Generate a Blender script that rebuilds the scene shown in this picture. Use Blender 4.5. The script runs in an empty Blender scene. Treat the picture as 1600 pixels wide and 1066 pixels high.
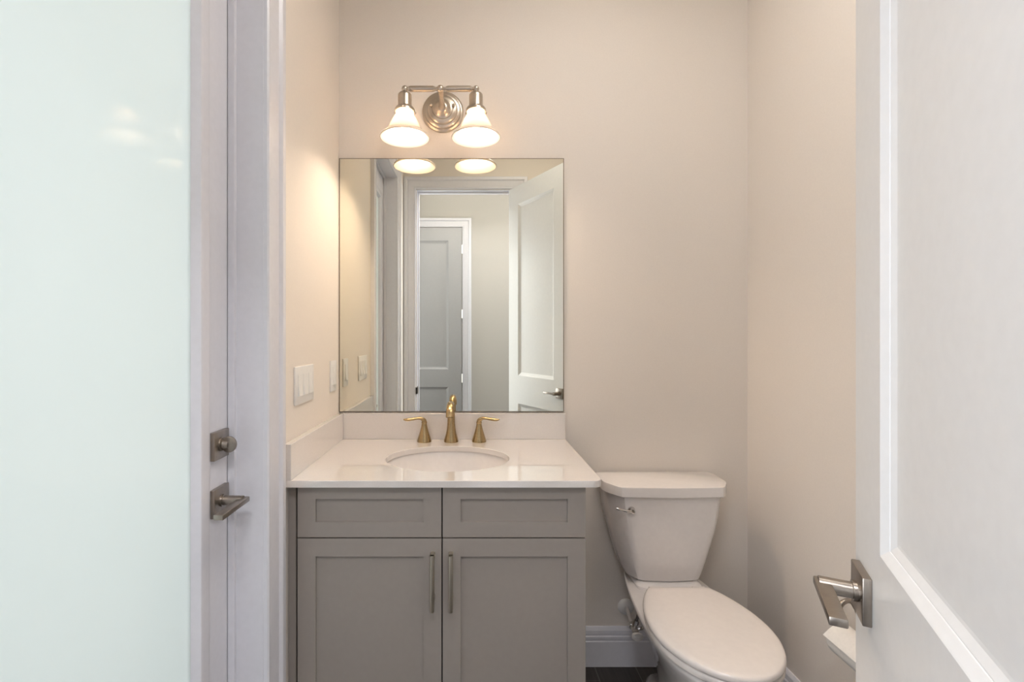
import bpy, bmesh, math, random
from mathutils import Vector, Matrix
R = math.radians
scene = bpy.context.scene
COL = scene.collection

# ------------------------------------------------------------------ camera
CAM_Z = 1.30
cd = bpy.data.cameras.new('camera')
cam = bpy.data.objects.new('camera', cd)
COL.objects.link(cam)
cam.location = (0, 0, CAM_Z)
cam.rotation_euler = (R(90), 0, 0)
cd.sensor_width = 36.0
cd.lens = 745.0 / 1600.0 * 36.0
cd.shift_x = (800 - 738.5) / 1600.0
cd.shift_y = -(533 - 526) / 1600.0
cd.clip_start = 0.01
cd.clip_end = 100
scene.camera = cam

# ------------------------------------------------------------------ world, exposure, big lights
scene.view_settings.view_transform = 'Standard'
scene.view_settings.look = 'None'
scene.view_settings.gamma = 1.0
scene.view_settings.use_curve_mapping = False
scene.view_settings.exposure = 0.76
w = bpy.data.worlds.new('sky')
scene.world = w
w.use_nodes = True
bg = w.node_tree.nodes['Background']
bg.inputs[0].default_value = (0.80, 0.90, 1.0, 1)
bg.inputs[1].default_value = 0.8


def area(name, loc, rot, sx, sy, power, color):
    ld = bpy.data.lights.new(name, 'AREA')
    ld.shape = 'RECTANGLE'
    ld.size, ld.size_y = sx, sy
    ld.energy = power
    ld.color = color
    o = bpy.data.objects.new(name, ld)
    o.location = loc
    o.rotation_euler = rot
    COL.objects.link(o)
    return o


# daylight falling on the frosted door from the patio
area('patio_daylight', (-2.2, 0.75, 1.5), (0, R(-90), 0), 2.8, 2.4, 24.5, (0.97, 1.0, 0.985))
# daylight through the wide hall opening
area('hall_daylight', (2.55, -0.65, 1.45), (0, R(90), R(-40)), 2.3, 0.9, 58, (0.82, 0.88, 1.0))
area('hall_left_fill', (-1.30, -0.75, 1.35), (0, R(-90), R(40)), 1.9, 0.7, 22, (0.88, 0.93, 1.0))  # added fill in front of the solid left hall wall, no window there
# unseen fill added under the hall ceiling to light the bathroom from the front
area('hall_ceiling_fill', (0.05, -0.28, 2.86), (R(24), 0, 0), 1.3, 0.4, 37, (0.94, 0.945, 1.0))
# soft fill added above the bathroom, no fixture modelled
area('bath_ceiling_fill', (0.45, 0.95, 2.88), (0, 0, 0), 0.6, 0.6, 5.5, (1.0, 0.93, 0.86))


# ------------------------------------------------------------------ materials
def mat(name, color, rough=0.5, metal=0.0, noise=None, bump=0.0, bscale=60.0, spec=0.5, coat=0.0,
        stretch=None, ior=1.5):
    m = bpy.data.materials.new(name)
    m.use_nodes = True
    nt = m.node_tree
    b = nt.nodes['Principled BSDF']
    b.inputs['Base Color'].default_value = (*color, 1)
    b.inputs['Roughness'].default_value = rough
    b.inputs['Metallic'].default_value = metal
    b.inputs['IOR'].default_value = ior
    b.inputs['Specular IOR Level'].default_value = spec
    if coat:
        b.inputs['Coat Weight'].default_value = coat
        b.inputs['Coat Roughness'].default_value = 0.03
        b.inputs['Coat IOR'].default_value = ior
    tc = nt.nodes.new('ShaderNodeTexCoord')
    mp = nt.nodes.new('ShaderNodeMapping')
    if stretch:
        mp.inputs['Scale'].default_value = stretch
    nt.links.new(tc.outputs['Object'], mp.inputs['Vector'])
    nz = nt.nodes.new('ShaderNodeTexNoise')
    nz.inputs['Scale'].default_value = bscale
    nz.inputs['Detail'].default_value = 3
    nt.links.new(mp.outputs['Vector'], nz.inputs['Vector'])
    if noise is None:
        noise = 0.015
    cr = nt.nodes.new('ShaderNodeValToRGB')
    cr.color_ramp.elements[0].color = (*[c * (1 - noise) for c in color], 1)
    cr.color_ramp.elements[1].color = (*[min(1, c * (1 + noise)) for c in color], 1)
    cr.color_ramp.elements[0].position = 0.3
    cr.color_ramp.elements[1].position = 0.7
    nt.links.new(nz.outputs['Fac'], cr.inputs['Fac'])
    nt.links.new(cr.outputs['Color'], b.inputs['Base Color'])
    if bump:
        bp = nt.nodes.new('ShaderNodeBump')
        bp.inputs['Strength'].default_value = bump
        bp.inputs['Distance'].default_value = 0.001
        nt.links.new(nz.outputs['Fac'], bp.inputs['Height'])
        nt.links.new(bp.outputs['Normal'], b.inputs['Normal'])
    return m


M = {}
M['wall'] = mat('wall_paint', (0.84, 0.78, 0.715), 0.55, bump=0.06, bscale=220, spec=0.3)
M['hall_wall_shaded'] = mat('hall_paint_shaded', (0.34, 0.325, 0.305), 0.6, bump=0.06, bscale=220, spec=0.3)  # hall walls darkened in colour to stand in for the dimmer hall
M['ceil'] = mat('ceiling_paint', (0.80, 0.76, 0.68), 0.8)
M['trim'] = mat('trim_paint', (0.78, 0.78, 0.83), 0.25)
M['door'] = mat('door_paint', (0.78, 0.785, 0.785), 0.32)
M['hall_door_shaded'] = mat('door_paint_shaded', (0.24, 0.24, 0.245), 0.35)  # grey is the hall door's shade put into its colour
M['hall_trim_shaded'] = mat('trim_paint_shaded', (0.46, 0.46, 0.49), 0.3)  # shaded copy of the trim paint, for the hall casing
M['cab'] = mat('cabinet_paint', (0.36, 0.323, 0.29), 0.38)
M['cab_gap_shade'] = mat('cabinet_shadow_paint', (0.035, 0.03, 0.028), 0.6)  # near-black face frame, shade in the door gaps put into its colour
M['quartz'] = mat('quartz', (0.79, 0.745, 0.71), 0.04, noise=0.03, bscale=350, coat=1.0, ior=1.6)
M['ceramic'] = mat('ceramic', (0.84, 0.80, 0.775), 0.08, coat=0.4)
M['seat'] = mat('seat_plastic', (0.86, 0.80, 0.755), 0.16)
M['plate'] = mat('switch_plastic', (0.86, 0.85, 0.83), 0.3)
M['brass'] = mat('antique_bronze', (0.44, 0.325, 0.175), 0.27, 1.0, noise=0.08, bscale=30, stretch=(1, 1, 12))
M['nickel'] = mat('brushed_nickel', (0.60, 0.53, 0.45), 0.30, 1.0, noise=0.06, bscale=60, stretch=(1, 1, 14))
M['lever'] = mat('satin_nickel', (0.36, 0.32, 0.28), 0.30, 1.0, noise=0.06, bscale=60, stretch=(14, 1, 1))
M['chrome'] = mat('chrome', (0.72, 0.70, 0.68), 0.08, 1.0)
M['pull'] = mat('pull_nickel', (0.62, 0.57, 0.48), 0.30, 1.0, noise=0.05, stretch=(14, 14, 1))
M['paper'] = mat('tissue_paper', (0.88, 0.84, 0.79), 0.9, noise=0.03, bump=0.3, bscale=120)
M['hose'] = mat('braided_hose', (0.22, 0.20, 0.20), 0.35, 0.8, noise=0.3, bscale=300)
M['clear'] = mat('pale_plastic', (0.70, 0.67, 0.65), 0.2)
M['edge'] = mat('mirror_edge', (0.16, 0.12, 0.075), 0.3, 0.5)
M['card'] = mat('cardboard', (0.45, 0.36, 0.26), 0.9)
M['patio'] = mat('patio_stone', (0.55, 0.54, 0.50), 0.8, noise=0.08, bscale=8)
M['strike'] = mat('dark_bronze', (0.06, 0.055, 0.05), 0.4, 0.6)
M['strip'] = mat('weatherstrip', (0.55, 0.55, 0.60), 0.5)

# mirror silvering, slightly olive
m = mat('mirror_silver', (0.80, 0.79, 0.70), 0.0, 1.0, noise=0.0)
M['mirror'] = m

# dark plank floor
m = bpy.data.materials.new('dark_planks')
m.use_nodes = True
nt = m.node_tree
b = nt.nodes['Principled BSDF']
b.inputs['Roughness'].default_value = 0.35
tc = nt.nodes.new('ShaderNodeTexCoord')
mp = nt.nodes.new('ShaderNodeMapping')
mp.inputs['Rotation'].default_value = (0, 0, R(90))
nt.links.new(tc.outputs['Object'], mp.inputs['Vector'])
br = nt.nodes.new('ShaderNodeTexBrick')
br.inputs['Scale'].default_value = 1.0
br.inputs['Brick Width'].default_value = 1.2
br.inputs['Row Height'].default_value = 0.16
br.inputs['Mortar Size'].default_value = 0.0015
br.inputs['Color1'].default_value = (0.035, 0.029, 0.025, 1)
br.inputs['Color2'].default_value = (0.060, 0.050, 0.042, 1)
br.inputs['Mortar'].default_value = (0.12, 0.11, 0.10, 1)
nt.links.new(mp.outputs['Vector'], br.inputs['Vector'])
mp2 = nt.nodes.new('ShaderNodeMapping')
mp2.inputs['Scale'].default_value = (60, 2.5, 1)
nt.links.new(tc.outputs['Object'], mp2.inputs['Vector'])
nz = nt.nodes.new('ShaderNodeTexNoise')
nz.inputs['Scale'].default_value = 2.0
nz.inputs['Detail'].default_value = 6
nt.links.new(mp2.outputs['Vector'], nz.inputs['Vector'])
mx = nt.nodes.new('ShaderNodeMixRGB')
mx.blend_type = 'OVERLAY'
mx.inputs['Fac'].default_value = 0.8
nt.links.new(br.outputs['Color'], mx.inputs['Color1'])
nt.links.new(nz.outputs['Fac'], mx.inputs['Color2'])
nt.links.new(mx.outputs['Color'], b.inputs['Base Color'])
M['floor'] = m


def translucent(name, tcol, dcol, fac, rough, gloss=0.06):
    m = bpy.data.materials.new(name)
    m.use_nodes = True
    nt = m.node_tree
    for n in list(nt.nodes):
        nt.nodes.remove(n)
    out = nt.nodes.new('ShaderNodeOutputMaterial')
    t = nt.nodes.new('ShaderNodeBsdfTranslucent')
    d = nt.nodes.new('ShaderNodeBsdfDiffuse')
    g = nt.nodes.new('ShaderNodeBsdfGlossy')
    nz = nt.nodes.new('ShaderNodeTexNoise')
    nz.inputs['Scale'].default_value = 1.3
    tc = nt.nodes.new('ShaderNodeTexCoord')
    nt.links.new(tc.outputs['Object'], nz.inputs['Vector'])
    cr = nt.nodes.new('ShaderNodeValToRGB')
    cr.color_ramp.elements[0].color = (*[c * 0.96 for c in tcol], 1)
    cr.color_ramp.elements[1].color = (*tcol, 1)
    nt.links.new(nz.outputs['Fac'], cr.inputs['Fac'])
    nt.links.new(cr.outputs['Color'], t.inputs['Color'])
    d.inputs['Color'].default_value = (*dcol, 1)
    g.inputs['Roughness'].default_value = rough
    m1 = nt.nodes.new('ShaderNodeMixShader')
    m1.inputs['Fac'].default_value = fac
    m2 = nt.nodes.new('ShaderNodeMixShader')
    fr = nt.nodes.new('ShaderNodeLayerWeight')
    fr.inputs['Blend'].default_value = 0.25
    nt.links.new(fr.outputs['Fresnel'], m2.inputs['Fac'])
    nt.links.new(d.outputs[0], m1.inputs[1])
    nt.links.new(t.outputs[0], m1.inputs[2])
    nt.links.new(m1.outputs[0], m2.inputs[1])
    nt.links.new(g.outputs[0], m2.inputs[2])
    nt.links.new(m2.outputs[0], out.inputs['Surface'])
    return m


M['frost'] = translucent('frosted_door_glass', (0.95, 0.985, 0.965), (0.82, 0.85, 0.83), 0.75, 0.05)
M['shade'] = translucent('opal_lamp_glass', (1.0, 0.92, 0.82), (0.92, 0.89, 0.85), 0.55, 0.15)
m = bpy.data.materials.new('bulb_glow')
m.use_nodes = True
nt = m.node_tree
b = nt.nodes['Principled BSDF']
b.inputs['Base Color'].default_value = (0.9, 0.85, 0.8, 1)
b.inputs['Emission Color'].default_value = (1.0, 0.79, 0.60, 1)
b.inputs['Emission Strength'].default_value = 200.0
M['bulb'] = m


# ------------------------------------------------------------------ object helpers
def finish(name, bm, material, root=None, parent=None, smooth=None, origin=None):
    """bm in world (or root-local when root is rotated: caller gives local) coordinates."""
    bmesh.ops.recalc_face_normals(bm, faces=bm.faces[:])
    if origin is not None:
        bmesh.ops.translate(bm, vec=-Vector(origin), verts=bm.verts[:])
    me = bpy.data.meshes.new(name)
    bm.to_mesh(me)
    bm.free()
    me.materials.append(M[material])
    if smooth is not None:
        for p in me.polygons:
            p.use_smooth = True
        me.set_sharp_from_angle(angle=R(smooth))
    o = bpy.data.objects.new(name, me)
    COL.objects.link(o)
    if parent is not None:
        o.parent = parent
    elif origin is not None:
        o.location = origin
    return o


def tag(o, label, cat, group=None, kind=None):
    o['label'] = label
    o['category'] = cat
    if group:
        o['group'] = group
    if kind:
        o['kind'] = kind
    return o


def thing(name, label, cat, loc=(0, 0, 0), rz=0.0, group=None, kind=None):
    o = bpy.data.objects.new(name, None)
    o.empty_display_size = 0.05
    o.location = loc
    o.rotation_euler = (0, 0, rz)
    COL.objects.link(o)
    return tag(o, label, cat, group, kind)


def part(name, bm, material, root, parent=None, smooth=None, world=True):
    """world=True: verts are given in world axes, made local to the unrotated root"""
    return finish(name, bm, material, parent=parent or root, smooth=smooth,
                  origin=root.location.copy() if world else None)


def structure(name, bm, material, label, cat, smooth=None):
    o = finish(name, bm, material, smooth=smooth)
    return tag(o, label, cat, kind='structure')


def BM():
    return bmesh.new()


def box(bm, x0, x1, y0, y1, z0, z1, bevel=0.0, seg=2):
    vs = [bm.verts.new((x, y, z)) for x in (x0, x1) for y in (y0, y1) for z in (z0, z1)]
    idx = [(0, 1, 3, 2), (4, 6, 7, 5), (0, 4, 5, 1), (2, 3, 7, 6), (0, 2, 6, 4), (1, 5, 7, 3)]
    fs = [bm.faces.new([vs[i] for i in f]) for f in idx]
    if bevel:
        es = list({e for f in fs for e in f.edges})
        bmesh.ops.bevel(bm, geom=es, offset=bevel, segments=seg, affect='EDGES', profile=0.5)
    return bm


def frame_of(axis):
    a = Vector(axis).normalized()
    up = Vector((0, 0, 1)) if abs(a.z) < 0.9 else Vector((1, 0, 0))
    u = a.cross(up).normalized()
    v = a.cross(u).normalized()
    return a, u, v


def lathe(bm, origin, axis, prof, n=32, cap=True, sx=1.0, sy=1.0):
    """prof: list of (radius, height along axis)"""
    a, u, v = frame_of(axis)
    o = Vector(origin)
    rings = []
    for r, h in prof:
        if r < 1e-6:
            rings.append([bm.verts.new(o + a * h)])
        else:
            rings.append([bm.verts.new(o + a * h + u * (r * sx * math.cos(2 * math.pi * i / n)) +
                                       v * (r * sy * math.sin(2 * math.pi * i / n))) for i in range(n)])
    bridge(bm, rings)
    if cap:
        for rg in (rings[0], rings[-1]):
            if len(rg) > 2:
                bm.faces.new(rg)
    return bm


def bridge(bm, rings, closed=True):
    for A, B in zip(rings[:-1], rings[1:]):
        n = max(len(A), len(B))
        rng = range(n) if closed else range(n - 1)
        for i in rng:
            j = (i + 1) % n
            if len(A) == 1 and len(B) == 1:
                continue
            if len(A) == 1:
                bm.faces.new((A[0], B[i], B[j]))
            elif len(B) == 1:
                bm.faces.new((A[i], A[j], B[0]))
            else:
                bm.faces.new((A[i], A[j], B[j], B[i]))


def smooth_path(pts, k=6):
    """Catmull-Rom through (Vector..., extra) tuples"""
    P = [tuple(p) for p in pts]
    out = []
    for i in range(len(P) - 1):
        p0 = P[max(i - 1, 0)]
        p1, p2 = P[i], P[i + 1]
        p3 = P[min(i + 2, len(P) - 1)]
        for s in range(k):
            t = s / k
            out.append(tuple(0.5 * ((2 * b) + (-a + c) * t + (2 * a - 5 * b + 4 * c - d) * t * t +
                                    (-a + 3 * b - 3 * c + d) * t ** 3)
                             for a, b, c, d in zip(p0, p1, p2, p3)))
    out.append(P[-1])
    return out


def tube(bm, pts, r=None, n=14, k=6, flat=None, side=(1, 0, 0)):
    """pts (x,y,z[,ru,rv]); smooth swept tube with elliptical section: ru along `side`"""
    full = []
    for p in pts:
        if len(p) == 3:
            full.append((*p, r, r))
        elif len(p) == 4:
            full.append((p[0], p[1], p[2], p[3], p[3]))
        else:
            full.append(p)
    sp = smooth_path(full, k) if k > 1 else full
    rings = []
    S = Vector(side)
    for i, p in enumerate(sp):
        a = Vector(sp[max(i - 1, 0)][:3])
        c = Vector(sp[min(i + 1, len(sp) - 1)][:3])
        t = (c - a).normalized()
        u = (S - t * S.dot(t))
        if u.length < 1e-4:
            u = Vector((0, 1, 0)) - t * t.y
        u.normalize()
        v = t.cross(u).normalized()
        o = Vector(p[:3])
        rings.append([bm.verts.new(o + u * (p[3] * math.cos(2 * math.pi * q / n)) +
                                   v * (p[4] * math.sin(2 * math.pi * q / n))) for q in range(n)])
    bridge(bm, rings)
    bm.faces.new(rings[0])
    bm.faces.new(rings[-1])
    return bm


def casing(bm, mp, a0, a1, z1, prof):
    """Mitred three sided architrave. mp(a,z,t)->xyz. prof: closed-ish list (u outward, t proud)."""
    rings = []
    for k in range(4):
        ring = []
        for u, t in prof:
            a = a0 - u if k in (0, 1) else a1 + u
            z = 0.0 if k in (0, 3) else z1 + u
            ring.append(bm.verts.new(mp(a, z, t)))
        rings.append(ring)
    bridge(bm, rings, closed=True)
    bm.faces.new(rings[0])
    bm.faces.new(rings[-1])
    return bm


def rect_loops(bm, mp, x0, x1, z0, z1, rings):
    """concentric rectangles (inset, depth) on a face map mp(x,z,d); last one filled"""
    loops = []
    for ins, d in rings:
        loops.append([bm.verts.new(mp(x, z, d)) for x, z in
                      ((x0 + ins, z0 + ins), (x1 - ins, z0 + ins), (x1 - ins, z1 - ins), (x0 + ins, z1 - ins))])
    bridge(bm, loops)
    return loops


def leaf_face(bm, mp, W, H0, H1, panels, rings, fill=True):
    """flat face with panelled holes; panels = list of (x0,x1,z0,z1) sharing x0,x1 and stacked in z"""
    def quad(x0, x1, z0, z1):
        bm.faces.new([bm.verts.new(mp(x, z, 0)) for x, z in ((x0, z0), (x1, z0), (x1, z1), (x0, z1))])
    px0, px1 = panels[0][0], panels[0][1]
    quad(0, px0, H0, H1)
    quad(px1, W, H0, H1)
    z = H0
    for p in panels:
        quad(px0, px1, z, p[2])
        z = p[3]
        lp = rect_loops(bm, mp, *p, rings)
        if fill:
            bm.faces.new(lp[-1])
    quad(px0, px1, z, H1)


def weld(bm, d=1e-5):
    bmesh.ops.remove_doubles(bm, verts=bm.verts[:], dist=d)


CASE = [(0, 0), (0, .009), (.004, .013), (.011, .013), (.014, .009), (.018, .011), (.040, .013), (.056, .016),
        (.060, .013), (.064, .018), (.070, .022), (.088, .022), (.092, .019), (.092, 0)]

# ------------------------------------------------------------------ room shell
YB = 1.89        # back wall
XL = -0.529      # left wall
XR = 1.0896      # right wall
YF = 0.114       # bathroom face of the entrance wall
YH = -1.12       # far wall of the hall
CEIL = 2.90
OY0, OY1, OZ = 0.475, 1.208, 2.40       # opening of the frosted door in the left wall
OX0, OX1, OEZ = -0.430, 0.291, 2.425    # entrance opening

bm = BM(); box(bm, -1.5, 2.6, -1.25, 2.05, -0.05, 0.0)
structure('floor', bm, 'floor', 'dark brown wood plank floor running under the vanity and toilet', 'floor')
bm = BM(); box(bm, -1.5, 2.6, -1.25, 2.05, CEIL, CEIL + .05)
structure('ceiling', bm, 'ceil', 'plain pale ceiling above the bathroom and hall', 'ceiling')
bm = BM(); box(bm, XL - .15, XR + .12, YB, YB + .12, 0, CEIL)
structure('wall_back', bm, 'wall', 'warm off-white back wall behind the mirror and toilet', 'wall')
bm = BM(); box(bm, XR, XR + .12, 0.0, YB, 0, CEIL)
structure('wall_right', bm, 'wall', 'warm off-white side wall to the right of the toilet', 'wall')
bm = BM()
box(bm, XL - .15, XL, OY1, YB, 0, CEIL)
box(bm, XL - .15, XL, 0.0, OY0, 0, CEIL)
box(bm, XL - .15, XL, OY0, OY1, OZ, CEIL)
structure('wall_left', bm, 'wall', 'warm off-white wall with the light switches left of the mirror', 'wall')
bm = BM()
box(bm, XL, OX0, 0, YF, 0, CEIL)
box(bm, OX1, XR, 0, YF, 0, CEIL)
box(bm, OX0, OX1, 0, YF, OEZ, CEIL)
structure('wall_front', bm, 'wall', 'entrance wall around the open doorway, seen in the mirror', 'wall')
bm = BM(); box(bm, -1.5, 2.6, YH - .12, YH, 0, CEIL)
structure('wall_hall', bm, 'hall_wall_shaded', 'hall wall with its shade put into the colour, seen through the doorway in the mirror', 'wall')
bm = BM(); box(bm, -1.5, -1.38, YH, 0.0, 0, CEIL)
structure('wall_hall_left', bm, 'hall_wall_shaded', 'plain hall wall to the left of the doorway', 'wall')
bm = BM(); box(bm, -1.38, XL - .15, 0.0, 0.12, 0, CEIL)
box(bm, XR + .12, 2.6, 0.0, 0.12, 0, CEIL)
structure('wall_hall_side', bm, 'hall_wall_shaded', 'plain hall walls flanking the bathroom', 'wall')
bm = BM(); box(bm, -5.5, -0.72, -0.0 + .13, 3.6, -0.08, -0.02)
structure('floor_patio', bm, 'patio', 'pale stone patio outside the frosted glass door', 'patio')

# jambs
bm = BM()
J = 0.003
box(bm, XL - .15, XL - .004 + .004, OY1 - J, OY1, 0, OZ)
box(bm, XL - .15, XL, OY0, OY0 + J, 0, OZ)
box(bm, XL - .15, XL, OY0, OY1, OZ - J, OZ)
# stops in front of the leaf
box(bm, -0.613, -0.597, OY1 - .014, OY1 - J, 0, OZ - J)
box(bm, -0.613, -0.597, OY0 + J, OY0 + .014, 0, OZ - J)
box(bm, -0.613, -0.597, OY0 + .014, OY1 - .014, OZ - .014, OZ - J)
structure('trim_1', bm, 'trim', 'white door jamb and stops around the frosted glass door', 'door frame')
bm = BM()
casing(bm, lambda a, z, t: (XL + t, a, z), OY0 - .002, OY1 - .002, OZ, CASE)
structure('trim_2', bm, 'trim', 'white moulded casing around the frosted glass door', 'door casing', smooth=20)
bm = BM()
box(bm, OX0, OX0 + J, 0, YF, 0, OEZ)
box(bm, OX1 - J, OX1, 0, YF, 0, OEZ)
box(bm, OX0, OX1, 0, YF, OEZ - J, OEZ)
box(bm, OX0 + J, OX0 + .014, 0.035, 0.068, 0, OEZ - J)
box(bm, OX0 + .014, OX1 - .014, 0.035, 0.068, OEZ - .014, OEZ - J)
tr3 = structure('trim_3', bm, 'trim', 'white jamb of the open entrance doorway, seen in the mirror', 'door frame')
bm = BM()
box(bm, OX0 + J, OX0 + J + .002, 0.070, 0.113, 0.858, 0.915, bevel=.0008, seg=1)
box(bm, OX0 - .003, OX0 + J + .006, 0.126, 0.1315, 0.862, 0.911, bevel=.0008, seg=1)
box(bm, OX0 + J + .0005, OX0 + J + .004, 0.110, 0.1300, 0.862, 0.911, bevel=.0005, seg=1)
finish('strike_plate', bm, 'strike', parent=tr3)
bm = BM()
casing(bm, lambda a, z, t: (a, YF + t, z), OX0 - .004, OX1 + .036, OEZ + .004, CASE)
structure('trim_4', bm, 'trim', 'white moulded casing around the entrance doorway, seen in the mirror', 'door casing', smooth=20)

# baseboards (two-groove profile)
BASE = [(0, 0), (.015, 0), (.015, .098), (.0125, .101), (.0125, .104), (.014, .107), (.014, .117), (.011, .120),
        (.0105, .123), (.012, .127), (.011, .140), (.006, .150), (.004, .153), (0, .153)]


def baseboard(bm, p0, p1, nrm):
    rings = []
    for p in (p0, p1):
        rings.append([bm.verts.new((p[0] + nrm[0] * t, p[1] + nrm[1] * t, z)) for t, z in BASE])
    bridge(bm, rings)
    bm.faces.new(rings[0])
    bm.faces.new(rings[1])


bm = BM(); baseboard(bm, (0.326, YB), (XR, YB), (0, -1))
structure('baseboard_back', bm, 'trim', 'white grooved baseboard between the vanity and the right corner', 'baseboard')
bm = BM(); baseboard(bm, (XR, YB - .016), (XR, YF), (-1, 0))
structure('baseboard_right', bm, 'trim', 'white grooved baseboard along the wall right of the toilet', 'baseboard')
bm = BM(); baseboard(bm, (-0.028, YH), (2.6, YH), (0, 1))
structure('baseboard_hall', bm, 'trim', 'white grooved baseboard on the far hall wall', 'baseboard')

# ------------------------------------------------------------------ panelled interior doors
PRING = [(0, 0), (.002, -.001), (.012, -.0068), (.0125, -.0078), (.0138, -.0078), (.023, -.0118), (.027, -.0123), (.036, -.0125)]


def panel_leaf(bm, W, H0, H1, T, panels):
    leaf_face(bm, lambda x, z, d: (x, d, z), W, H0, H1, panels, PRING)
    leaf_face(bm, lambda x, z, d: (x, -T - d, z), W, H0, H1, panels, PRING)
    for x in (0, W):
        bm.faces.new([bm.verts.new(v) for v in ((x, 0, H0), (x, -T, H0), (x, -T, H1), (x, 0, H1))])
    for z in (H0, H1):
        bm.faces.new([bm.verts.new(v) for v in ((0, 0, z), (W, 0, z), (W, -T, z), (0, -T, z))])
    weld(bm)


def lever_set(root, x, z, T, sgn, sides=(1,)):
    """square rosette + round post + flat lever pointing to the hinge (-x). local door frame, face y=0 / y=-T"""
    for s in sides:
        f = (lambda d: d) if s > 0 else (lambda d: -T - d)
        bm = BM()
        ya, yb = sorted((f(0.0), f(.011)))
        box(bm, x - .0335, x + .0335, ya, yb, z - .0335, z + .0335, bevel=.0015)
        h = part('door_handle', bm, 'lever', root, world=False, smooth=35)
        bm = BM()
        lathe(bm, (x, f(.011), z), (0, s, 0), [(.0145, 0), (.0145, .005), (.0115, .0055), (.0115, .045)], n=28)
        part('handle_neck', bm, 'lever', root, parent=h, world=False, smooth=35)
        bm = BM()
        ya, yb = sorted((f(.040), f(.061)))
        box(bm, x - .108, x + .013, ya, yb, z - .006, z + .006, bevel=.002)
        part('lever', bm, 'lever', root, parent=h, world=False, smooth=35)
        bm = BM()
        lathe(bm, (x, f(.030), z - .0113), (0, 0, -1), [(.0022, 0), (.0022, .0006), (.001, .0008)], n=10)
        part('set_screw', bm, 'chrome', root, parent=h, world=False)


# open entrance door on the right of the picture
HX, HY, ANG = 0.277, 0.131, 27.5
LW = 0.684
d2 = thing('door_2', 'white two-panel door standing open at the right, nickel lever on it', 'door',
           (HX, HY, 0), R(90 - ANG), kind='structure')
bm = BM()
panel_leaf(bm, LW, 0.012, 2.415, .035, [(.126, LW - .126, .22, .806), (.126, LW - .126, 1.012, 2.28)])
part('door_leaf', bm, 'door', d2, world=False)
lever_set(d2, LW - .058, .931, .035, 1, sides=(1,))
bm = BM()
box(bm, LW - .0005, LW + .0012, -.030, -.005, .90, .962, bevel=.0004, seg=1)
part('latch_plate', bm, 'lever', d2, world=False)

# closed hall door seen in the mirror
d3 = thing('door_3', 'closed two-panel hall door seen in the mirror, its shade put into the colour', 'door', (-0.112, YH + .014, 0), R(180),
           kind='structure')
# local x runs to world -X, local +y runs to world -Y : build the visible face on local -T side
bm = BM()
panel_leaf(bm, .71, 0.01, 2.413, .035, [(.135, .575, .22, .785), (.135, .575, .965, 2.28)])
o = part('door_leaf', bm, 'hall_door_shaded', d3, world=False)
o.location = (0, .030, 0)
for z in (.22, .875, 1.53, 2.19):
    bm = BM()
    lathe(bm, (-.004, -.012, z - .045), (0, 0, 1), [(.004, 0), (.0065, .002), (.0065, .088), (.004, .09)], n=12)
    part('hinge', bm, 'plate', d3, world=False, smooth=40)
bm = BM()
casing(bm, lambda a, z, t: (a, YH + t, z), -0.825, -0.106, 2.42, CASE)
structure('trim_5', bm, 'hall_trim_shaded', 'white casing around the hall door, seen in the mirror', 'door casing', smooth=20)

# ------------------------------------------------------------------ frosted glass door in the left wall
FX = -0.615
d1 = thing('door_1', 'white door with a full frosted glass pane at the left edge', 'door', (FX, OY0 + .004, 0),
           kind='structure')
a0, a1 = OY0 + .005, OY1 - .005
ga0, ga1 = a0 + .075, a1 - .094          # lite opening (outer edge of bead)
gz0, gz1 = 0.16, 2.27
bm = BM()
for xf, s in ((FX, 1), (FX - .044, -1)):
    mpf = lambda y, z, d, xf=xf, s=s: (xf + s * d, y + a0, z)
    W = a1 - a0
    leaf_face(bm, mpf, W, .008, OZ - .006, [(ga0 - a0, ga1 - a0, gz0, gz1)],
              [(0, 0), (.001, -.001)], fill=False)
for y in (a0, a1):
    bm.faces.new([bm.verts.new(v) for v in ((FX, y, .008), (FX - .044, y, .008), (FX - .044, y, OZ - .006), (FX, y, OZ - .006))])
for z in (.008, OZ - .006):
    bm.faces.new([bm.verts.new(v) for v in ((FX, a0, z), (FX, a1, z), (FX - .044, a1, z), (FX - .044, a0, z))])
weld(bm)
part('door_leaf', bm, 'trim', d1)
for nm, xf, s in (('glazing_bead', FX, 1), ('glazing_bead', FX - .044, -1)):
    bm = BM()
    mpf = lambda y, z, d, xf=xf, s=s: (xf + s * d, y, z)
    rect_loops(bm, mpf, ga0, ga1, gz0, gz1,
               [(-.004, 0), (0, .0030), (.004, .0040), (.030, .0068), (.036, .0070), (.039, .0058), (.050, -.014), (.050, -.020)])
    part(nm, bm, 'trim', d1, smooth=25)
bm = BM()
box(bm, FX - .028, FX - .012, ga0 + .03, ga1 - .03, gz0 + .03, gz1 - .03)
part('frosted_pane', bm, 'frost', d1)
# deadbolt
LY = 1.1495
bm = BM(); box(bm, FX, FX + .011, LY - .0335, LY + .0335, 1.040 - .0335, 1.040 + .0335, bevel=.0015)
db = part('deadbolt', bm, 'lever', d1, smooth=35)
bm = BM()
lathe(bm, (FX + .011, LY, 1.040), (1, 0, 0), [(.017, 0), (.017, .003), (.011, .004), (.009, .016)], n=28)
part('deadbolt_collar', bm, 'lever', d1, parent=db, smooth=35)
bm = BM()
lathe(bm, (FX + .0275, LY - .0035, 1.040), (0, 1, 0), [(.016, 0), (.0195, .0015), (.0195, .006), (.016, .0075)], n=40, sx=.95)
part('thumb_turn', bm, 'lever', d1, parent=db, smooth=35)
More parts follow.
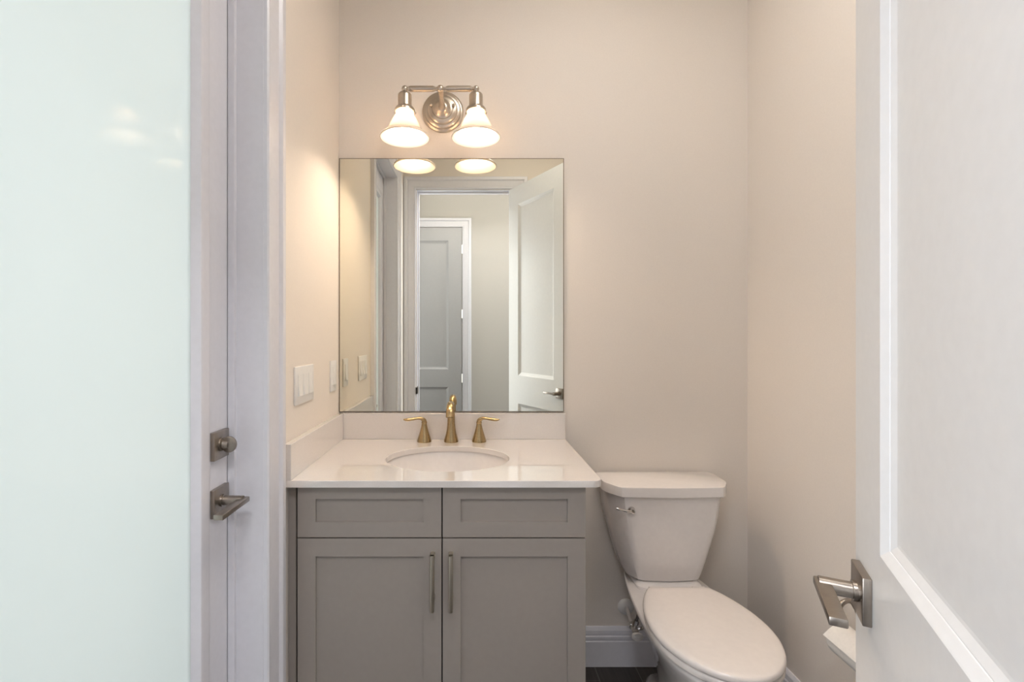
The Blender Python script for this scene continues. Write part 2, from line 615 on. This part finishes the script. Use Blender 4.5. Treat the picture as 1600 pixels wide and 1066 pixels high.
# lever
bm = BM(); box(bm, FX, FX + .011, LY - .0335, LY + .0335, .905 - .0335, .905 + .0335, bevel=.0015)
hh = part('door_handle', bm, 'lever', d1, smooth=35)
bm = BM(); lathe(bm, (FX + .011, LY, .905), (1, 0, 0), [(.0145, 0), (.0145, .005), (.0115, .0055), (.0115, .050)], n=28)
part('handle_neck', bm, 'lever', d1, parent=hh, smooth=35)
bm = BM(); box(bm, FX + .050, FX + .072, LY - .112, LY + .013, .899, .911, bevel=.002)
part('lever', bm, 'lever', d1, parent=hh, smooth=35)

# ------------------------------------------------------------------ vanity cabinet
CX0, CX1 = -0.4956, 0.3198
CM = -0.0865
CYF = 1.350          # front face of doors
CZT = 0.8775
cab = thing('vanity_cabinet', 'warm grey shaker vanity cabinet with two doors under the white countertop', 'cabinet',
            (CM, 1.62, 0))
bm = BM()
box(bm, CX0, CX0 + .018, CYF + .021, YB - .001, 0.0, CZT)
box(bm, CX1 - .018, CX1, CYF + .021, YB - .001, 0.0, CZT)
box(bm, CX0 + .018, CX1 - .018, CYF + .05, YB - .001, .10, .118)
box(bm, CX0 + .018, CX1 - .018, YB - .012, YB - .001, .118, CZT)
box(bm, CX0 + .018, CX1 - .018, CYF + .090, CYF + .105, 0.0, .10)
part('cabinet_box', bm, 'cab', cab)
bm = BM()
for x0, x1 in ((CX0 + .018, CX0 + .04), (CM - .02, CM + .02), (CX1 - .04, CX1 - .018)):
    box(bm, x0, x1, CYF + .0215, CYF + .040, .10, CZT)
for z0, z1 in ((.10, .14), (.71, .75), (.84, CZT)):
    box(bm, CX0 + .018, CX1 - .018, CYF + .0215, CYF + .039, z0, z1)
part('face_frame', bm, 'cab_gap_shade', cab)
bm = BM(); box(bm, XL + .001, CX0 - .011, CYF + .018, CYF + .036, 0.0, CZT)
part('filler_strip', bm, 'cab', cab)


def shaker(x0, x1, z0, z1, fw, fz0=None, fz1=None):
    fz0 = fz0 or fw
    fz1 = fz1 or fw
    bm = BM()
    mpf = lambda x, z, d: (x + x0, CYF - d, z)
    Wd = x1 - x0
    leaf_face(bm, mpf, Wd, z0, z1, [(fw, Wd - fw, z0 + fz0, z1 - fz1)], [(0, 0), (.0006, -.008)])
    y1 = CYF + .0205
    for x in (x0, x1):
        bm.faces.new([bm.verts.new(v) for v in ((x, CYF, z0), (x, y1, z0), (x, y1, z1), (x, CYF, z1))])
    for z in (z0, z1):
        bm.faces.new([bm.verts.new(v) for v in ((x0, CYF, z), (x1, CYF, z), (x1, y1, z), (x0, y1, z))])
    bm.faces.new([bm.verts.new(v) for v in ((x0, y1, z0), (x1, y1, z0), (x1, y1, z1), (x0, y1, z1))])
    weld(bm)
    return bm


G = .0019
for x0, x1 in ((CX0, CM - G), (CM + G, CX1)):
    part('drawer_front', shaker(x0, x1, .7315, .8765, .0507, .042, .037), 'cab', cab)
for x0, x1, hx in ((CX0, CM - G, -.1127), (CM + G, CX1, -.0610)):
    dr = part('door', shaker(x0, x1, .105, .7275, .0507), 'cab', cab)
    bm = BM()
    zt, zb, yf = .6915, .532, CYF - .034
    hw = .0062
    # bar with softly rounded front and clipped bottom corner
    sec = [(-hw, 0), (-hw, -.008), (-hw * .6, -.0115), (0, -.0125), (hw * .6, -.0115), (hw, -.008), (hw, 0)]
    rg = []
    for z, sc in ((zt, 1), (zb + .012, 1), (zb + .003, .9), (zb, .55)):
        rg.append([bm.verts.new((hx + sx * sc, yf + .0125 + sy * (1 if sc == 1 else sc), z)) for sx, sy in sec])
    bridge(bm, rg)
    bm.faces.new(rg[0]); bm.faces.new(rg[-1])
    for z in (zt - .006, zb + .034):
        box(bm, hx - hw, hx + hw, yf + .004, CYF + .0005, z - .006, z + .006, bevel=.0008, seg=1)
    part('handle', bm, 'pull', cab, parent=dr, smooth=40)

# ------------------------------------------------------------------ countertop with splashes and undermount sink
TZ, TT = 0.897, 0.019
TX1, TY0 = 0.3646, 1.331
SXC, SYC, SA, SB = -0.083, 1.588, .205, .166
top = thing('countertop', 'white polished quartz countertop with backsplash on the grey cabinet', 'countertop',
            (CM, 1.62, TZ - TT))
N = 64
rad = .028
outer = []
X0t, X1t, Y0t, Y1t = XL + .0005, TX1, TY0, YB - .0005


def ray_outline(ang):
    c, s = math.cos(ang), math.sin(ang)
    best = 1e9
    for num, den in ((X1t - SXC, c), (X0t - SXC, c), (Y1t - SYC, s), (Y0t - SYC, s)):
        if abs(den) > 1e-9:
            t = num / den
            if t > 1e-6:
                best = min(best, t)
    return (SXC + c * best, SYC + s * best)


angs = [2 * math.pi * i / N for i in range(N)]
for cx, cy in ((X0t, Y0t), (X0t, Y1t), (X1t, Y1t)):
    angs.append(math.atan2(cy - SYC, cx - SXC) % (2 * math.pi))
arc = []
for q in range(9):          # rounded front right corner
    th = -math.pi / 2 + q * math.pi / 16
    arc.append((X1t - rad + rad * math.cos(th), Y0t + rad + rad * math.sin(th)))
arc_ang = [math.atan2(p[1] - SYC, p[0] - SXC) % (2 * math.pi) for p in arc]
lo, hi = min(arc_ang), max(arc_ang)
pts = [(a, ray_outline(a)) for a in angs if not (lo - .01 < a < hi + .01)] + list(zip(arc_ang, arc))
pts.sort()
bm = BM()
loops = []
E = .0015
for kind, ins, z in (('o', 0, TZ - TT), ('o', 0, TZ - E), ('o', E, TZ), ('i', E, TZ), ('i', 0, TZ - E), ('i', 0, TZ - TT)):
    lp = []
    for a, p in pts:
        if kind == 'o':
            v = Vector((p[0] - SXC, p[1] - SYC))
            v = v * (1 - ins / v.length)
            lp.append(bm.verts.new((SXC + v.x, SYC + v.y, z)))
        else:
            c, s = math.cos(a), math.sin(a)
            rr = SA * SB / math.sqrt((SB * c) ** 2 + (SA * s) ** 2) + ins
            lp.append(bm.verts.new((SXC + c * rr, SYC + s * rr, z)))
    loops.append(lp)
loops.append(loops[0])
bridge(bm, loops)
part('slab', bm, 'quartz', top, smooth=30)
SPZ = .9985
bm = BM(); box(bm, XL + .0215, TX1 - .001, YB - .0205, YB - .0005, TZ, SPZ, bevel=.001, seg=1)
part('backsplash', bm, 'quartz', top)
bm = BM(); box(bm, XL + .0005, XL + .0215, TY0 + .002, YB - .0005, TZ, SPZ, bevel=.001, seg=1)
part('side_splash', bm, 'quartz', top)

sink = thing('sink', 'oval white ceramic basin set under the countertop cutout', 'sink', (SXC, SYC, .74))
bm = BM()
prof = [(1.10, 0, 0), (1.10, -.010, 0), (1.04, -.030, 0), (.97, -.075, 0), (.82, -.120, 0), (.55, -.150, 0), (.14, -.158, 0)]
inner = [(.11, -.150), (.50, -.141), (.76, -.112), (.92, -.070), (.99, -.028), (1.02, -.006), (1.035, 0), (1.10, 0)]
rings = []
for f, dz in [(p[0], p[1]) for p in prof] + inner:
    rings.append([bm.verts.new((SXC + SA * f * math.cos(2 * math.pi * i / 56), SYC + SB * f * math.sin(2 * math.pi * i / 56),
                                TZ - TT - .0005 + dz)) for i in range(56)])
bridge(bm, rings)
weld(bm)
part('basin', bm, 'ceramic', sink, smooth=40)
bm = BM()
lathe(bm, (SXC, SYC, .7195), (0, 0, 1), [(.028, 0), (.031, .010), (.027, .0125), (.010, .011), (0, .0112)], n=28)
part('drain', bm, 'brass', sink, smooth=40)

# ------------------------------------------------------------------ widespread faucet
fau = thing('faucet', 'antique bronze widespread faucet behind the oval basin', 'faucet', (-.0823, 1.829, TZ))
bm = BM()
fx, fy = -.0823, 1.829
lathe(bm, (fx, fy, TZ), (0, 0, 1), [(.0275, 0), (.0275, .004), (.0262, .010), (.0235, .020), (.0195, .034), (.0165, .052),
                                    (.0150, .072), (.0145, .085)], n=40)
part('spout_base', bm, 'brass', fau, smooth=40)
bm = BM()
tube(bm, [(fx, fy, TZ + .078, .0145, .0145), (fx, fy - .001, TZ + .100, .0143, .0140), (fx, fy - .008, TZ + .124, .0138, .0125),
          (fx, fy - .026, TZ + .146, .0132, .0105), (fx, fy - .050, TZ + .153, .0125, .0085), (fx, fy - .078, TZ + .148, .0130, .0075),
          (fx, fy - .099, TZ + .135, .0138, .0072), (fx, fy - .110, TZ + .118, .0140, .0072), (fx, fy - .113, TZ + .111, .0140, .0072)], n=24, k=6)
part('spout', bm, 'brass', fau, smooth=50)
for s, hx in ((-1, -.1855), (1, .0246)):
    bm = BM()
    lathe(bm, (hx, fy, TZ), (0, 0, 1), [(.0275, 0), (.0275, .004), (.026, .010), (.0215, .024), (.0165, .040), (.0125, .055),
                                        (.0100, .068), (.0100, .070), (.0108, .071), (.0108, .075), (.0098, .0765)], n=36)
    h = part('handle_base', bm, 'brass', fau, smooth=40)
    bm = BM()
    tube(bm, [(hx, fy, TZ + .075, .0098, .0098), (hx + s * .002, fy - .001, TZ + .082, .0095, .0090),
              (hx + s * .012, fy - .004, TZ + .0895, .0085, .0062), (hx + s * .026, fy - .008, TZ + .0905, .0075, .0052),
              (hx + s * .042, fy - .012, TZ + .0885, .0085, .0056), (hx + s * .060, fy - .016, TZ + .0865, .0095, .0060),
              (hx + s * .070, fy - .018, TZ + .0865, .0080, .0045), (hx + s * .077, fy - .020, TZ + .0885, .0035, .0020)],
         n=20, k=6, side=(0, 1, 0))
    part('lever', bm, 'brass', fau, parent=h, smooth=60)

# ------------------------------------------------------------------ mirror
MX0, MX1, MZ0, MZ1 = -.5275, .3606, 1.0025, 2.0045
mir = thing('mirror', 'large frameless wall mirror above the backsplash', 'mirror', (-.083, YB, MZ0))
bm = BM(); box(bm, MX0, MX1, YB - .0058, YB - .0002, MZ0, MZ1)
part('mirror_edge', bm, 'edge', mir)
bm = BM()
e = .0024
bm.faces.new([bm.verts.new(v) for v in ((MX0 + e, YB - .0060, MZ0 + e), (MX1 - e, YB - .0060, MZ0 + e),
                                        (MX1 - e, YB - .0060, MZ1 - e), (MX0 + e, YB - .0060, MZ1 - e))])
part('mirror_glass', bm, 'mirror', mir)

# ------------------------------------------------------------------ two-shade vanity light
LX, LZ, LYB = -.1175, 2.2025, 1.737
vl = thing('vanity_light', 'brushed nickel two-shade wall lamp above the mirror, both bulbs lit', 'lamp', (LX, YB, 2.188))
bm = BM()
lathe(bm, (LX, YB - .0005, 2.188), (0, -1, 0), [(.0815, 0), (.0815, .005), (.079, .008), (.072, .010), (.0705, .016), (.068, .0185), (.058, .020), (.0565, .026), (.054, .0285), (.040, .030), (.038, .034), (.030, .036), (.026, .041), (.021, .048), (.016, .052)], n=56)
bp = part('backplate', bm, 'nickel', vl, smooth=40)
for s in (-1, 1):
    bm = BM()
    lathe(bm, (LX + s * .044, YB - .024, 2.200), (0, -1, 0), [(.003, 0), (.003, .008), (.006, .010), (.0065, .014), (.004, .018), (0, .019)], n=16)
    part('finial', bm, 'nickel', vl, parent=bp, smooth=50)
bm = BM()
tube(bm, [(LX, YB - .048, 2.188, .016), (LX, YB - .062, 2.189, .011), (LX, YB - .095, 2.194, .0085), (LX, YB - .125, 2.200, .0095),
          (LX, LYB, LZ, .011)], n=20, k=6)
lathe(bm, (LX, LYB, LZ - .012), (0, 0, 1), [(0, 0), (.008, .001), (.0115, .006), (.0125, .012), (.0115, .018), (.008, .023), (0, .025)], n=24)
part('arm', bm, 'nickel', vl, smooth=50)
SX = .1297
bm = BM()
prof = [(.006, -SX), (.006, -SX + .014), (.009, -SX + .015), (.009, -SX + .019), (.0105, -SX + .020), (.0105, -.026), (.009, -.025), (.009, -.021),
        (.0065, -.020), (.0065, .020), (.009, .021), (.009, .025), (.0105, .026), (.0105, SX - .020), (.009, SX - .019), (.009, SX - .015),
        (.006, SX - .014), (.006, SX)]
lathe(bm, (LX, LYB, LZ), (1, 0, 0), prof, n=24)
part('crossbar', bm, 'nickel', vl, smooth=40)
for s in (-1, 1):
    cx = LX + s * SX
    bm = BM()
    rb = .0115
    lathe(bm, (cx, LYB, LZ), (0, 0, -1), [(0, -rb)] + [(rb * math.sin(t * math.pi / 8), -rb * math.cos(t * math.pi / 8)) for t in range(1, 7)] +
          [(.009, .012), (.012, .0145), (.020, .0165), (.0245, .022), (.025, .030), (.025, .062), (.026, .066), (.033, .070), (.0365, .076),
           (.037, .084), (.035, .085), (.030, .080), (0, .078)], n=36)
    sk = part('socket', bm, 'nickel', vl, smooth=40)
    for q in range(3):
        an = q * 2 * math.pi / 3 + .5
        bm = BM()
        lathe(bm, (cx + .036 * math.cos(an), LYB + .036 * math.sin(an), LZ - .079), (math.cos(an), math.sin(an), 0),
              [(.0022, 0), (.0022, .004), (.004, .005), (.004, .008), (0, .009)], n=10)
        part('set_screw', bm, 'nickel', vl, parent=sk, smooth=40)
    bm = BM()
    outp = [(.030, .081), (.0305, .088), (.034, .096), (.040, .106), (.047, .118), (.054, .132), (.060, .145), (.066, .154), (.076, .163),
            (.086, .171), (.0895, .176)]
    inp = [(.0895, .1785), (.0875, .180), (.084, .1775), (.074, .168), (.063, .159), (.057, .148), (.051, .135), (.044, .121), (.037, .109),
           (.031, .099), (.0275, .090), (.027, .081)]
    lathe(bm, (cx, LYB, LZ), (0, 0, -1), outp + inp, n=56, cap=False)
    part('lamp_shade', bm, 'shade', vl, smooth=60)
    bm = BM()
    bp_ = [(.012, .078), (.013, .090), (.017, .100), (.022, .112), (.0235, .122), (.021, .134), (.014, .142), (0, .145)]
    lathe(bm, (cx, LYB, LZ), (0, 0, -1), bp_, n=24)
    part('light_bulb', bm, 'bulb', vl, smooth=60)


# ------------------------------------------------------------------ light switches on the left wall
def switch(name, y, gangs, label):
    z = 1.152
    t = thing(name, label, 'light switch', (XL, y, z), group='light switches left of the mirror')
    w_ = .070 + .046 * (gangs - 1)
    bm = BM(); box(bm, XL + .0002, XL + .0062, y - w_ / 2, y + w_ / 2, z - .0575, z + .0575, bevel=.002)
    part('cover_plate', bm, 'plate', t, smooth=40)
    for g in range(gangs):
        yc = y + (g - (gangs - 1) / 2) * .046
        bm = BM()
        box(bm, XL + .0060, XL + .0072, yc - .0172, yc + .0172, z - .0345, z + .0345, bevel=.0004, seg=1)
        rk = part('rocker_frame', bm, 'plate', t)
        bm = BM()
        y0, y1 = yc - .0150, yc + .0150
        vs = [(XL + .0070, z - .0320), (XL + .0112, z - .0310), (XL + .0082, z + .0000), (XL + .0078, z + .0320), (XL + .0070, z + .0320)]
        A = [bm.verts.new((x, y0, zz)) for x, zz in vs]
        B = [bm.verts.new((x, y1, zz)) for x, zz in vs]
        bridge(bm, [A, B]); bm.faces.new(A); bm.faces.new(B)
        part('rocker', bm, 'plate', t, parent=rk)
    return t


switch('light_switch', 1.489, 3, 'wide white three-rocker switch plate on the left wall beside the door casing')
switch('light_switch', 1.797, 1, 'narrow white single-rocker switch plate on the left wall next to the mirror')

# ------------------------------------------------------------------ toilet
TCX = .706
toi = thing('toilet', 'white two-piece toilet with closed lid, right of the vanity', 'toilet', (TCX, 1.55, 0))


def rrect(hw, y0, y1, rb, cf, n=7):
    """rounded rectangle outline: back (y1) corners radius rb, front (y0) corners elliptical cf=(cx,cy)"""
    pts = []
    cx, cy = cf
    for (px, py, rx, ry, a_) in ((hw - rb, y1 - rb, rb, rb, 0), (-hw + rb, y1 - rb, rb, rb, 90),
                                 (-hw + cx, y0 + cy, cx, cy, 180), (hw - cx, y0 + cy, cx, cy, 270)):
        for i in range(n):
            th = R(a_ + 90 * i / (n - 1))
            pts.append((px + rx * math.cos(th), py + ry * math.sin(th)))
    return pts


def loft(bm, outs, capb=True, capt=True):
    rings = [[bm.verts.new((TCX + x, y, z)) for x, y in pts] for pts, z in outs]
    bridge(bm, rings)
    if capb:
        bm.faces.new(rings[0])
    if capt:
        bm.faces.new(rings[-1])


def chamf(hw, y0, y1, cx, cy, bow=.006):
    """tank section with flat chamfered front corners, softened"""
    P = [(hw, y1 - .012), (hw - .004, y1 - .003), (hw - .014, y1), (-hw + .014, y1), (-hw + .004, y1 - .003), (-hw, y1 - .012),
         (-hw, y0 + cy + .012), (-hw + .002, y0 + cy + .002), (-hw + cx * .18, y0 + cy * .78), (-hw + cx * .82, y0 + cy * .16), (-hw + cx + .004, y0 + .003),
         (-hw + cx + .02, y0), (0, y0 - bow), (hw - cx - .02, y0), (hw - cx - .004, y0 + .003), (hw - cx * .82, y0 + cy * .16), (hw - cx * .18, y0 + cy * .78),
         (hw - .002, y0 + cy + .002), (hw, y0 + cy + .012)]
    return P


bm = BM()
TB = 1.872
sec = [(.415, .122, 1.722, .030, .045), (.423, .138, 1.714, .036, .05), (.444, .148, 1.709, .040, .055), (.49, .164, 1.704, .042, .06), (.55, .180, 1.699, .042, .065),
       (.60, .194, 1.695, .042, .068), (.66, .205, 1.692, .042, .07), (.735, .213, 1.690, .042, .07)]
loft(bm, [(chamf(h, y0, TB, cx, cy), z) for z, h, y0, cx, cy in sec])
tank = part('tank', bm, 'ceramic', toi, smooth=24)
bm = BM()
lid = [(.733, .215, 1.688, 0), (.731, .224, 1.681, 0), (.734, .2275, 1.678, 0), (.763, .2275, 1.678, 0), (.7670, .2265, 1.679, 0), (.7685, .2235, 1.682, 0)]
loft(bm, [(chamf(h, y0, TB + .004 - (.2275 - h), .045, .075), z) for z, h, y0, _ in lid])
part('tank_lid', bm, 'ceramic', toi, smooth=24)
bm = BM()
fxl, fzl, fyl = .563, .685, 1.690
lathe(bm, (fxl, fyl + .004, fzl), (0, -1, 0), [(.0125, 0), (.0125, .006), (.0105, .010), (.0085, .013), (.009, .018), (.006, .024), (0, .025)], n=24)
tube(bm, [(fxl, fyl - .014, fzl, .0065), (fxl - .014, fyl - .016, fzl + .0005, .0050), (fxl - .034, fyl - .014, fzl + .004, .0042),
          (fxl - .050, fyl - .012, fzl + .008, .0052), (fxl - .057, fyl - .011, fzl + .010, .0035)], n=14, k=5, side=(0, 1, 0))
part('flush_lever', bm, 'chrome', toi, smooth=50)


def egg(yb, yf, wb, wm, mid=.47, n=26, inset=0.0, pw=2.15, rb=.03):
    """outline, y decreasing to the front; back half width wb growing to wm at mid, rounded nose"""
    L = yb - yf
    R_, L_ = [], []
    for i in range(n + 1):
        t = 0.5 - 0.5 * math.cos(math.pi * i / n)
        if t < mid:
            q = t / mid
            w_ = wb + (wm - wb) * math.sin(q * math.pi / 2) ** .72 if q > 0 else wb
        else:
            q = (t - mid) / (1 - mid)
            w_ = wm * max(0.0, 1 - q ** pw) ** .5
        y = yb - L * t
        w_ = max(w_ - inset, 0.0)
        y = min(yb - inset, max(yf + inset, y))
        R_.append((w_, y)); L_.append((-w_, y))
    L_ = L_[::-1]
    return R_ + L_[1:]       # right side back->front, left side front->back


# bowl with the rear deck
bm = BM()
bo = [(0.0, 1.80, 1.265, .040, .118), (.02, 1.80, 1.265, .040, .118), (.032, 1.792, 1.280, .034, .106), (.10, 1.70, 1.31, .040, .096), (.16, 1.69, 1.320, .045, .096),
      (.22, 1.72, 1.300, .060, .104), (.28, 1.78, 1.262, .076, .122), (.33, 1.84, 1.226, .090, .144), (.365, 1.855, 1.206, .104, .160), (.382, 1.86, 1.200, .113, .167), (.393, 1.86, 1.199, .115, .168),
      (.3985, 1.858, 1.206, .112, .163)]
loft(bm, [(egg(yb, yf, wb, wm, mid=.62 if z > .2 else .5), z) for z, yb, yf, wb, wm in bo])
part('bowl', bm, 'ceramic', toi, smooth=60)
bm = BM()
loft(bm, [(rrect(h, y0, 1.862, .02, (.035, .03)), z) for z, h, y0 in ((.398, .117, 1.688), (.407, .117, 1.690), (.4095, .114, 1.700), (.4115, .112, 1.708), (.4152, .111, 1.710))])
part('tank_seat_deck', bm, 'ceramic', toi, smooth=60)
bm = BM()
SYb, SYf = 1.632, 1.196
loft(bm, [(egg(SYb, SYf, .104, .175, mid=.5, pw=1.9, inset=i), z) for i, z in ((.010, .398), (.006, .4015), (.001, .4035), (.001, .4170), (.005, .4205))])
part('seat', bm, 'seat', toi, smooth=60)
bm = BM()
loft(bm, [(egg(SYb + .010, SYf - .002, .098, .177, mid=.5, pw=1.9, inset=i), z) for i, z in
          ((.009, .4205), (.007, .4230), (.0005, .4250), (0, .430), (.001, .4345), (.004, .4385), (.010, .4410), (.028, .4425), (.07, .4435))])
part('seat_lid', bm, 'seat', toi, smooth=60)
for s in (-1, 1):
    bm = BM()
    lathe(bm, (TCX + s * .075 - .022, 1.648, .424), (1, 0, 0), [(.006, 0), (.0105, .002), (.0105, .042), (.006, .044)], n=16)
    box(bm, TCX + s * .075 - .016, TCX + s * .075 + .016, 1.642, 1.658, .406, .42, bevel=.002)
    part('seat_hinge', bm, 'seat', toi, smooth=50)
    bm = BM()
    lathe(bm, (TCX + s * .106, 1.56, .018), (0, 0, 1), [(.018, 0), (.018, .006), (.012, .016), (0, .019)], n=18)
    part('bolt_cap', bm, 'ceramic', toi, smooth=50)

# ------------------------------------------------------------------ water supply valve
vx, vz = .606, .230
val = thing('supply_valve', 'chrome water shutoff valve with white round cover on the wall beside the toilet', 'valve', (vx, YB, vz))
bm = BM()
lathe(bm, (vx, YB - .0005, vz), (0, -1, 0), [(.032, 0), (.032, .003), (.026, .009), (.012, .012), (.010, .012)], n=32)
part('escutcheon', bm, 'plate', val, smooth=40)
bm = BM()
tube(bm, [(vx, YB - .008, vz), (vx - .006, YB - .06, vz), (vx - .016, 1.765, vz)], r=.0075, n=14)
part('supply_pipe', bm, 'clear', val, smooth=50)
bm = BM()
lathe(bm, (vx - .016, 1.772, vz), (0, -1, 0), [(.010, 0), (.0125, .001), (.0125, .014), (.010, .015), (.010, .040), (.012, .041), (.012, .048), (0, .049)], n=8)
lathe(bm, (vx - .016, 1.745, vz), (.35, 0, 1), [(.008, 0), (.008, .018), (.0105, .019), (.0105, .032), (.007, .033)], n=8)
tube(bm, [(vx - .016, 1.745, vz), (vx + .004, 1.742, vz + .003), (vx + .014, 1.738, vz + .008)], r=.006, n=10)
part('valve_body', bm, 'chrome', val, smooth=30)
bm = BM()
lathe(bm, (vx - .014, 1.722, vz - .010), (0, -1, 0), [(.005, -.004), (.005, 0), (.018, .001), (.021, .004), (.021, .010), (.018, .013), (0, .013)], n=20, sx=1.0, sy=.75)
part('valve_handle', bm, 'clear', val, smooth=50)
bm = BM()
tube(bm, [(vx - .006, 1.745, vz + .030), (vx + .003, 1.750, vz + .065), (vx + .010, 1.775, vz + .115), (vx + .004, 1.785, vz + .160), (vx - .002, 1.80, .416)],
     r=.0052, n=12)
lathe(bm, (vx - .002, 1.80, .389), (0, 0, 1), [(.010, 0), (.014, .003), (.014, .020), (.012, .026)], n=12)
part('supply_hose', bm, 'hose', val, smooth=50)

# ------------------------------------------------------------------ toilet paper holder and roll
RX, RZ = 1.012, .482
RY0, RY1 = 1.195, 1.308
tph = thing('paper_holder', 'bronze-toned paper holder arm on the right wall behind the open door', 'paper holder', (XR, 1.33, .53))
bm = BM()
lathe(bm, (XR - .0005, 1.332, .530), (-1, 0, 0), [(.024, 0), (.024, .005), (.018, .009), (.009, .012)], n=28)
part('wall_rosette', bm, 'lever', tph, smooth=40)
bm = BM()
tube(bm, [(XR - .008, 1.332, .530, .0065), (XR - .018, 1.332, .540, .0065), (XR - .028, 1.332, .556, .0065), (XR - .042, 1.332, .562, .0065), (XR - .058, 1.332, .554, .0065),
          (XR - .070, 1.332, .530, .0065), (RX, 1.332, .500, .0065), (RX, 1.330, RZ + .012, .0065), (RX, 1.318, RZ + .001, .0065), (RX, 1.29, RZ, .0065),
          (RX, 1.19, RZ, .0065), (RX, 1.180, RZ + .004, .0075)], n=16, k=6, side=(0, 1, 0))
part('arm', bm, 'lever', tph, smooth=50)
rol = thing('toilet_paper_roll', 'white toilet paper roll hanging on the holder, half hidden by the open door', 'toilet paper', (RX, RY0, RZ - .0))
bm = BM()
cz = RZ - .0125
lathe(bm, (RX, RY0, cz), (0, 1, 0), [(.0195, 0), (.041, 0), (.042, .001), (.042, RY1 - RY0 - .001), (.041, RY1 - RY0), (.0195, RY1 - RY0), (.0195, 0)], n=48, cap=False)
weld(bm)
paper = part('paper', bm, 'paper', rol, smooth=40)
bm = BM()
pts = [(RX + .020, cz + .0375), (RX + .006, cz + .0422), (RX - .010, cz + .0415), (RX - .024, cz + .0365), (RX - .036, cz + .0275), (RX - .0505, cz + .0135)]
A = [[bm.verts.new((x, y, z)) for x, z in pts] + [bm.verts.new((x - .0006, y, z - .0011)) for x, z in pts[::-1]] for y in (RY0, RY1)]
bridge(bm, A); bm.faces.new(A[0]); bm.faces.new(A[1])
part('loose_sheet', bm, 'paper', rol, parent=paper, smooth=40)
bm = BM()
lathe(bm, (RX, RY0 + .001, cz), (0, 1, 0), [(.0193, 0), (.0193, RY1 - RY0 - .002), (.0182, RY1 - RY0 - .002), (.0182, 0), (.0193, 0)], n=32, cap=False)
weld(bm)
part('cardboard_core', bm, 'card', rol, smooth=40)
